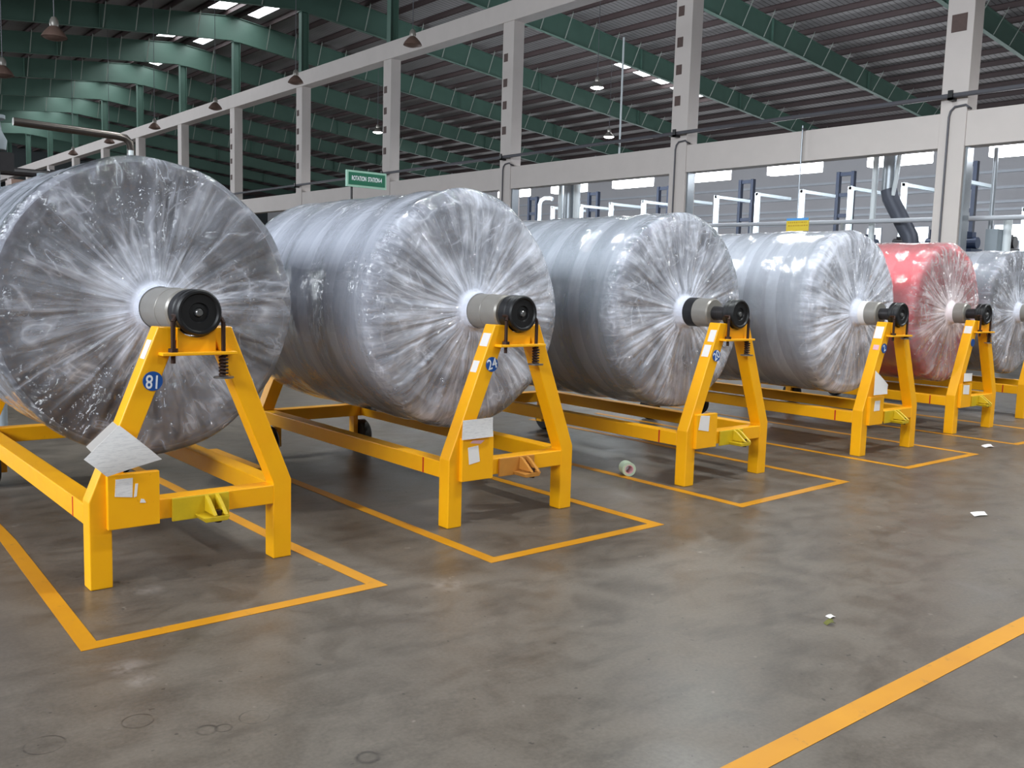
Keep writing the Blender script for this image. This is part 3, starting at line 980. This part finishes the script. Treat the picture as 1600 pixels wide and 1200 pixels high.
def film_shell(seed, L, fillet, bulge, y_hub):
    """film over the front end and round the roll: gathered at the hub, wrinkled, rounded rim"""
    rng = np.random.default_rng(seed)
    na = 288
    prof = []
    # hub -> rim, then along the side (local y is the depth from the front end)
    for r_, yy in ((.1165, y_hub - .05), (.118, y_hub), (.126, y_hub + .015), (.15, -.040)):
        prof.append((r_, yy))
    for q in np.linspace(.18, RR - fillet, 34):
        prof.append((q, -.045 * math.exp(-(q - .15) / .16) - bulge * math.sin(PI * (q - .15) / (RR - .15)) * .5 - .008))
    for a in np.linspace(.15, 1, 8):
        prof.append((RR - fillet + fillet * math.sin(a * PI / 2), -.008 + fillet * (1 - math.cos(a * PI / 2)) * 1.0))
    yend = prof[-1][1]
    for q in np.linspace(yend + .03, L + .02, 46):
        prof.append((RR + .004, q))
    for r_, yy in ((RR - .01, L + .035), (.5, L + .04), (.13, L + .06)):
        prof.append((r_, yy))
    prof = np.array(prof)
    th = np.linspace(0, 2 * PI, na, endpoint=False)
    TH, I = np.meshgrid(th, np.arange(len(prof)))
    r0 = prof[I, 0]
    y0 = prof[I, 1]
    front = y0 < .02
    # radial folds
    d = np.zeros_like(TH)
    for f, amp in ((9, .003), (17, .003), (31, .002), (47, .0016), (71, .0012), (95, .001)):
        ph = rng.uniform(0, 2 * PI)
        tw = rng.uniform(-2.0, 2.0)
        d += amp * np.abs(np.sin(f * TH / 2 * 2 / 2 + ph + tw * r0)) * 1.0 if False else amp * np.sin(f * TH + ph + tw * r0 * 3)
    env = np.clip((r0 - .12) / .06, 0, 1) * np.clip((RR + .02 - r0) / .12, .12, 1) * np.clip(r0 / .5, .25, 1) * .8
    y1 = y0 + np.where(front, d * env * 1.5 - .012 * env, 0)
    # slow slack billows on the side
    side = r0 > RR - .03
    bl = np.zeros_like(TH)
    for k in range(7):
        ky = rng.uniform(2, 9)
        kt = rng.integers(1, 5)
        bl += .0022 * np.sin(ky * y0 * 2 + kt * TH + rng.uniform(0, 6))
    hel = ((y0 * 2.6 + TH / (2 * PI) * 1.0) % 1.0)
    r1 = r0 + np.where(side, bl + .006 + .004 * np.clip(1 - hel * 4, 0, 1), 0)
    # slack pulled out round the rim
    rimz = np.exp(-((y0 - .03) / .09) ** 2) * (r0 > RR - .12)
    r1 = r1 + rimz * (.006 + .008 * np.sin(3 * TH + rng.uniform(0, 6)) + .004 * np.sin(11 * TH + rng.uniform(0, 6)))
    X = r1 * np.cos(TH)
    Z = r1 * np.sin(TH)
    vs = np.stack([X, y1, Z], -1).reshape(-1, 3)
    fs = []
    for i in range(len(prof) - 1):
        a = i * na
        for k in range(na):
            k2 = (k + 1) % na
            fs.append((a + k, a + na + k, a + na + k2, a + k2))
    return vs.tolist(), fs


ROLLS = [  # face offset from the stand's front, length, fabric side, fabric end, film args, fillet, bulge, tube y front, label
    dict(face=.60, L=1.95, side=srgb(128, 130, 140), end=srgb(70, 66, 72), film=dict(hub=.97, mid=.22, rim=.14, side=.50, crumple=.7), fil=.035, bulge=.012, tube=.10,
         label='grey fabric roll in crumpled clear film, largest and nearest the camera', long=True),
    dict(face=.50, L=2.0, side=srgb(120, 126, 136), end=srgb(112, 116, 128), film=dict(hub=.98, mid=.50, rim=.36, side=.42, crumple=.6), fil=.10, bulge=.02, tube=.10,
         label='grey fabric roll in milky film with a starburst of folds, second in the row', long=True),
    dict(face=.55, L=2.0, side=srgb(120, 134, 138), end=srgb(120, 122, 132), film=dict(hub=.98, mid=.46, rim=.34, side=.38, crumple=.6), fil=.05, bulge=.02, tube=.20,
         label='grey fabric roll with a black band on its core, third in the row', band='black'),
    dict(face=.46, L=2.05, side=srgb(140, 146, 150), end=srgb(146, 144, 148), film=dict(hub=.98, mid=.60, rim=.52, side=.45, crumple=.5), fil=.07, bulge=.03, tube=.17,
         label='pale grey fabric roll in milky film, fourth in the row', band='white'),
    dict(face=.40, L=2.05, side=srgb(240, 84, 96), end=srgb(238, 84, 98), film=dict(hub=.97, mid=.32, rim=.16, side=.20, tint=(.90, .80, .83), crumple=.5), fil=.06, bulge=.02, tube=.17,
         label='pink fabric roll wrapped in clear film'),
    dict(face=.42, L=2.05, side=srgb(116, 124, 130), end=srgb(122, 120, 124), film=dict(hub=.95, mid=.44, rim=.28, side=.30, crumple=.65), fil=.05, bulge=.02, tube=.17,
         label='grey fabric roll cut by the picture edge, behind the pink roll'),
]
for i, rd in enumerate(ROLLS):
    sx_, sy_ = STANDS[i]
    fy = rd['face']
    t = root('fabric_roll', (sx_, sy_ + fy, AX), rd['label'], 'fabric roll', 'film wrapped fabric rolls')
    L = rd['L']
    fm = fabric_mat('cloth_%d' % i, rd['side'], rd['end'])
    rf = RR - .004
    fl_ = rd['fil'] + .012
    MB().lathe([(.118, .012), (.3, .012), (.6, .014), (rf - fl_, .018), (rf - .58 * fl_, .018 + .12 * fl_), (rf - .26 * fl_, .018 + .38 * fl_), (rf - .06 * fl_, .018 + .72 * fl_), (rf, .018 + 1.1 * fl_), (rf, .3), (rf - .002, 1.0), (rf, L - .02), (rf - .02, L), (.118, L)], 96, 'y').build('cloth', fm, t, smooth=True, angle=40)
    vs, fs = film_shell(10 + i, L, rd['fil'], rd['bulge'], -.06)
    MB().add(vs, fs).build('plastic_film', film_mat('film_%d' % i, 3.1 * i + 1.3, **rd['film']), t, smooth=True, angle=0)
    # core tube; y measured from the stand's front, so subtract the face offset
    yt = rd['tube'] - fy
    ct = MB().lathe([(.05, yt), (.104, yt), (.1135, yt + .012), (.1135, yt + .1), (.1135, -.03), (.1135, L + .03), (.1135, LEN - fy - .18), (.104, LEN - fy - .17), (.05, LEN - fy - .17)], 48, 'y')
    ct.lathe([(.114, yt + .155), (.1155, yt + .157), (.1155, yt + .165), (.114, yt + .167)], 48, 'y')
    ct = ct.build('core_tube', M['steel'], t, smooth=True, angle=30)
    if rd.get('band'):
        y0_ = -.20 if rd['band'] == 'black' else -.17
        MB().lathe([(.114, y0_), (.1165, y0_ + .002), (.1165, -.10), (.114, -.098)], 48, 'y').build('core_band', M['black'] if rd['band'] == 'black' else P, ct, smooth=True, angle=30)
    MB().tube([(0, yt + .01, 0), (0, .06 - fy, 0)], .056, 24).build('shaft', M['dark_steel'], t, smooth=True)
    for a in (0, 1):
        y0_ = (-.055 - fy) if a == 0 else (LEN + .03 - fy)
        sgn = 1 if a == 0 else -1
        th = .13 if rd.get('long') else .105
        pr = [(.02, .022), (.026, .018), (.045, .02), (.05, .010), (.088, .010), (.095, 0), (.105, 0), (.1135, .010), (.1135, .040), (.108, .046), (.108, .060), (.1135, .066), (.1135, th - .01), (.105, th), (.05, th + .01)]
        fl = MB().lathe([(r_, y0_ + sgn * q) for r_, q in pr], 44, 'y').build('bearing_flange', M['black'], t, smooth=True, angle=30)
        MB().lathe([(.0005, y0_ + sgn * .002), (.014, y0_ + sgn * .002), (.018, y0_ + sgn * .006), (.022, y0_ + sgn * .03)], 20, 'y').build('centre_bolt', M['hub_steel'], fl, smooth=True, angle=30)

# ------------------------------------------------------------------ painted floor lines
def outline(pts, w, label, closed=False):
    """painted band whose outer edge follows pts (left to front to right)"""
    n = len(pts)
    P2 = [Vector(p) for p in pts]
    off = []
    for i, p in enumerate(P2):
        ns = []
        for a, b_ in ((i - 1, i), (i, i + 1)):
            if 0 <= a and b_ < n:
                d = (P2[b_] - P2[a]).normalized()
                ns.append(Vector((-d.y, d.x)))
        q = sum(ns, Vector((0, 0)))
        q = q / (q.dot(ns[0]) if len(ns) > 1 else 1)
        off.append(p + q * w)
    mb = MB()
    for i in range(n - 1):
        a, b_, c, d = P2[i], P2[i + 1], off[i + 1], off[i]
        vs = [(p.x, p.y, 0.0005) for p in (a, b_, c, d)] + [(p.x, p.y, .0022) for p in (a, b_, c, d)]
        mb.add(vs, [(3, 2, 1, 0), (4, 5, 6, 7), (0, 1, 5, 4), (1, 2, 6, 5), (2, 3, 7, 6), (3, 0, 4, 7)])
    return tag(mb.build('floor_marking', M['line']), label, 'floor marking', 'yellow floor lines')


outline([(1.03, 7.7), (1.03, 5.6), (.965, 3.775), (2.385, 3.772), (2.335, 4.76), (2.30, 7.7)], .075, 'yellow painted bay outline round the nearest stand')
outline([(3.03, 7.7), (3.036, 3.768), (4.453, 3.781), (4.42, 7.7)], .075, 'yellow painted bay outline round the second stand')
outline([(5.29, 7.7), (5.277, 3.788), (6.755, 3.837), (6.75, 7.7)], .075, 'yellow painted bay outline round the third stand')
outline([(7.70, 7.7), (7.72, 3.843), (9.07, 3.836), (9.08, 7.7)], .07, 'yellow painted bay outline round the fourth stand')
outline([(10.0, 7.7), (10.02, 3.86), (11.4, 3.87), (11.4, 7.7)], .07, 'yellow painted bay outline round the stand of the pink roll')
outline([(-3, 1.585), (26, 1.60)], .092, 'long yellow aisle line crossing the floor at the lower right')
outline([(-1, 9.6), (19, 9.6)], .08, 'faded yellow line on the floor behind the rolls')

# ------------------------------------------------------------------ small things on the floor
t = root('tape_roll', (5.39, 4.99, .0565), 'small mint tape roll lying on the yellow line by the third stand', 'tape roll')
t.rotation_euler = (0, 0, R(-28))
MB().lathe([(.036, -.05), (.056, -.05), (.056, .05), (.036, .05), (.036, -.05)], 32, 'y').build('tape', M['tape'], t, smooth=True, angle=30)
MB().lathe([(.030, -.051), (.036, -.051), (.036, .051), (.030, .051), (.030, -.051)], 32, 'y').build('cardboard_core', M['pink'], t, smooth=True, angle=30)
sheet('paper_scrap', [(9.52, 3.97, .003), (9.62, 3.93, .003), (9.71, 4.0, .012), (9.6, 4.05, .003)], P, (0, 0, 0), 'white paper scrap on the floor near the fourth bay', .01, 'paper scrap')
sheet('paper_scrap', [(6.44, 2.72, .003), (6.55, 2.68, .003), (6.64, 2.74, .003), (6.53, 2.79, .003)], P, (0, 0, 0), 'flat white scrap on the open floor at the right', .004, 'paper scrap')
sheet('paper_scrap', [(3.80, 2.21, .003), (3.84, 2.205, .003), (3.85, 2.235, .003), (3.81, 2.24, .003)], P, (0, 0, 0), 'tiny white scrap beside an olive scrap on the open floor', .004, 'paper scrap', n=4)
sheet('leaf_scrap', [(3.71, 2.17, .003), (3.75, 2.15, .003), (3.76, 2.175, .014), (3.72, 2.195, .003)], M['leaf'], (0, 0, 0), 'crumpled olive scrap on the open floor', .012, 'scrap', n=4)

# ------------------------------------------------------------------ signs
sg = root('hanging_sign', (5.63, 9.5, 0), 'green sign reading ROTATION STATION-4 on a dark pole behind the second roll', 'sign')
MB().box(-.265, .265, -.012, .012, 2.555, 2.742).build('frame', M['sign_frame'], sg)
bd = MB().box(-.24, .245, -.016, -.010, 2.58, 2.72).build('board', M['sign_green'], sg)
text_obj('lettering', 'ROTATION  STATION-4', .072, M['white_print'], bd, Matrix.Translation((0, -.017, 2.652)) @ Matrix.Rotation(R(90), 4, 'X'), .0004, .52)
MB().tube([(-.18, 0.02, 0), (-.18, .02, 2.56)], .014, 10).build('pole', M['black'], sg)
MB().lathe([(.001, 0), (.2, 0), (.2, .02), (.02, .05)], 24, 'z', (-.18, .02, 0)).build('base', M['black'], sg)

sg = root('hanging_sign', (19.9, 13.15, 0), 'yellow notice board with a blue strip hanging on a conduit from the lower beam', 'sign')
MB().box(-.012, .012, -.31, .31, 2.98, 3.29).build('board', M['sign_yellow'], sg)
MB().box(-.016, -.010, -.31, .31, 3.235, 3.295).build('heading_strip', M['sign_blue'], sg)
pr = MB()
rg = random.Random(3)
for z in (3.19, 3.115):
    yy = .26
    while yy > -.26:
        w = rg.uniform(.02, .06)
        pr.box(-.0135, -.0118, yy - w, yy, z - .018, z + .014)
        yy -= w + .018
pr.build('faded_print', M['ochre'], sg)
MB().tube([(0.0, .02, 3.29), (0.0, .02, 5.5)], .018, 8).build('conduit', M['duct'], sg)
MB().box(-.02, .14, .0, .04, 5.4, 5.44).build('bracket', M['conduit'], sg)

# ------------------------------------------------------------------ pipes and conduits on the column line
tag(MB().tube([(19.87, Y0, 5.72), (19.87, 60, 5.72)], .05, 10).build('service_pipe', M['conduit'], smooth=True), 'long dark service pipe running along the columns above the lower beam', 'pipe')
for k in range(5):
    y = COLS[k] + .28
    tag(MB().box(19.78, 20.0, y - .05, y + .05, 5.62, 5.67).box(19.78, 19.82, y - .05, y + .05, 5.62, 5.82).build('pipe_bracket', M['black']),
        'dark bracket holding the service pipe on the %s column' % ordn[k], 'bracket', 'service pipe brackets')
for k in range(3):
    y = COLS[k]
    pts = [(19.97, y + .36, 0.3), (19.97, y + .36, 5.3), (19.97, y + .33, 5.42), (19.97, y + .25, 5.5), (19.97, y + .02, 5.52), (19.97, y - .04, 5.47), (20.1, y - .04, 5.45)]
    tag(MB().tube(pts, .022, 8).build('conduit_pipe', M['conduit'], smooth=True), 'thin grey conduit bent over near the top of its run on the %s column' % ordn[k], 'conduit', 'conduits on the columns')
    tag(MB().box(20.08, 20.36, y - .05, y - .002, .3, 5.3).build('cable_duct', M['duct']), 'flat grey cable duct on the side of the %s column' % ordn[k], 'cable duct', 'cable ducts on the columns')
tag(MB().tube([(20.3, 19.66, 5.4), (20.3, 19.66, 8.8)], .03, 8).build('drop_pipe', M['white_steel'], smooth=True), 'white drop pipe above the lower beam between the second and third columns', 'pipe')

# ------------------------------------------------------------------ finishing machines behind the columns
mb = MB()
mb.box(23.2, 27.5, 6, 33, 0, 2.55)
mach = root('finishing_machine', (0, 0, 0), 'long grey finishing machine behind the columns', 'machine')
mb.build('housing', M['machine'], mach, bevel=.02)
for k in range(9):
    MB().box(23.16, 23.2, 6.2 + 3 * k, 8.9 + 3 * k, .4, 2.4).build('door_panel', M['duct'], mach)
rr_ = root('roller_rail', (0, 0, 0), 'long pale roller rail on posts in front of the machine', 'rail')
MB().tube([(21.0, 6, 3.2), (21.0, 33, 3.42)], .055, 10).build('rail', M['rail'], rr_, smooth=True)
for k in range(10):
    y = 7.2 + 2.7 * k
    MB().bar((21.0, y, 0), (21.0, y, 3.2 + (y - 6) * .0081), .07).build('post', M['duct'], rr_)
for k in range(30):
    y = 6.6 + .85 * k
    mo = MB().box(22.3, 22.9, y + .02, y + .36, 2.55, 2.64).tube([(22.6, y, 2.78), (22.6, y + .38, 2.78)], .14, 14).box(22.5, 22.7, y + .1, y + .28, 2.9, 2.96 + .08 * (k % 3))
    tag(mo.build('drive_motor', M['navy'] if k % 3 else M['dark_steel']), 'dark drive motor in the line along the machine walkway', 'motor', 'motors on the machine walkway')
MB().box(22.1, 23.2, 6, 33, 2.45, 2.55).build('walkway', M['duct'], mach)

for k in range(12):
    y = 9.55 + 1.553 * k
    if 10.2 < y < 10.9:
        pass
    t = root('gantry_post', (24, y, 2.55), 'white inverted-L post on the machine, number %s from the right' % ordn[k], 'gantry post', 'white inverted-L posts')
    h = 1.93 if k else 1.15
    MB().box(-.06, .06, -.06, .06, 0, h).build('upright', M['white_steel'], t)
    MB().bar((-.06, 0, h - .05), (1.7, 0, h - .05), .09).build('arm', M['white_steel'], t)
t = root('curved_pipe', (24, 27.4, 2.55), 'white pipe with a hooked top left of the inverted-L posts', 'pipe')
MB().tube([(0, 0, 0), (0, 0, 2.05), (.03, -.05, 2.2), (.1, -.17, 2.28), (.2, -.36, 2.28), (.25, -.46, 2.24)], .075, 12).build('pipe', M['white_steel'], t, smooth=True)

for k in range(6):
    y = 13.79 + 4.19 * k
    t = root('lattice_mast', (30, y, 0), 'dark blue lattice mast behind the machine, %s from the right' % ordn[k], 'mast', 'dark blue lattice masts')
    for s in (-.28, .28):
        MB().box(-.08, .08, s - .06, s + .06, 0, 5.75).build('upright', M['navy'], t)
    for q in range(8):
        MB().box(-.05, .05, -.22, .22, 5.6 - .72 * q, 5.73 - .72 * q).build('rung', M['navy'], t)

t = root('exhaust_duct', (21.45, 11.7, -.03), 'steel exhaust duct with slanting lower leg, left of the nearest column', 'duct')
MB().tube([(0, 0, 5.3), (0, 0, 3.95)], .17, 20).build('drop_leg', M['duct'], t, smooth=True)
MB().tube([(0, 0, 4.05), (0, -.05, 3.85), (0, -.2, 3.6), (0, -.62, 2.9), (0, -.66, 2.7), (0, -.66, .03)], .19, 20).build('slanting_leg', M['leg_grey'], t, smooth=True)
MB().tube([(-.1, .32, 5.3), (-.1, .32, 2.7)], .07, 12).build('side_pipe', M['white_steel'], t, smooth=True)
MB().tube([(-.1, -.28, 5.0), (-.1, -.22, 4.3), (-.1, -.16, 3.9)], .05, 12).build('steam_pipe', M['white_steel'], t, smooth=True)
MB().tube([(0, 0, 5.28), (0, 0, 5.33)], .21, 20).build('collar', M['duct'], t)
t = root('exhaust_duct', (21.45, 23.0, 0), 'paired steel ducts rising to the beam beside the third column', 'duct')
MB().tube([(0, 0, 0), (0, 0, 5.5)], .2, 16).build('large_pipe', M['duct'], t, smooth=True)
MB().tube([(0, .42, 0), (0, .42, 5.0)], .09, 12).build('small_pipe', M['white_steel'], t, smooth=True)
MB().tube([(0, -.36, 0), (0, -.36, 5.0)], .12, 12).build('white_pipe', M['white_steel'], t, smooth=True)
t = root('pipe_riser', (21.5, 8.55, 0), 'pale pipe risers beside the nearest column above the last roll', 'pipe')
MB().tube([(0, .35, 0), (0, .35, 3.3)], .09, 12).build('pale_pipe', M['white_steel'], t, smooth=True)
MB().tube([(0, .72, 0), (0, .72, 4.8)], .05, 12).build('thin_pipe', M['duct'], t, smooth=True)
MB().box(-.3, .3, .42, .68, 2.2, 3.0).build('valve_box', M['machine'], t)

# ------------------------------------------------------------------ left: bent pipe and machine behind the nearest roll
t = root('steam_pipe', (0, 9, 0), 'bent polished steam pipe behind the nearest roll', 'pipe')
MB().tube([(1.85, 0, 2.76), (2.7, 0, 2.74), (2.78, 0, 2.73), (2.82, 0, 2.69), (2.83, 0, 2.62), (2.83, 0, .0)], .035, 14).build('pipe', M['pipe_metal'], t, smooth=True)
MB().tube([(2.815, -.04, 2.62), (2.815, -.04, 1.2)], .022, 10).build('sleeve', M['white_steel'], t, smooth=True)
t = root('valve_stand', (1.72, 9.1, 0), 'pale valve assembly at the left edge behind the nearest roll', 'valve')
MB().tube([(0, 0, 0), (0, 0, 2.6)], .04, 12).build('riser', M['machine'], t, smooth=True)
MB().lathe([(.02, 2.5), (.09, 2.52), (.1, 2.6), (.06, 2.68), (.05, 2.76), (.09, 2.78), (.09, 2.81), (.02, 2.82)], 20, 'z').build('valve_body', M['machine'], t, smooth=True)
MB().tube([(.0, 0, 2.66), (-.12, -.06, 2.52), (-.16, -.08, 2.45)], .035, 10).build('outlet', M['machine'], t, smooth=True)
MB().box(.02, .14, -.05, .05, 2.34, 2.5).build('actuator', M['dark_steel'], t)
t = root('drying_frame', (2.6, 12.5, 0), 'dark machine frame with rollers behind the nearest roll', 'machine')
for x in (-2.2, -.9, .4):
    MB().box(x - .05, x + .05, -.05, .05, 0, 2.72).build('post', M['dark_steel'], t)
for z in (2.66, 2.3, 1.95):
    MB().tube([(-2.4, 0, z), (.6, 0, z)], .05, 10).build('roller', M['dark_steel'] if z > 2.4 else M['machine'], t, smooth=True)
for k in range(9):
    MB().box(-2.2 + .3 * k, -2.0 + .3 * k, -.16, .16, 2.36, 2.46 + .1 * (k % 3)).build('bracket', M['shade_dull'] if k % 3 == 1 else M['machine'], t)
t = root('folding_trestle', (3.75, 11.0, 0), 'dark trestle on the floor seen between the first and second rolls', 'trestle')
for s in (-.22, .22):
    MB().bar((s, -.25, 0), (s, .05, .8), .04).build('leg', M['black'], t)
    MB().bar((s, .30, 0), (s, 0, .8), .04).build('leg', M['black'], t)
MB().box(-.32, .32, -.05, .1, .79, .83).build('top', M['black'], t)
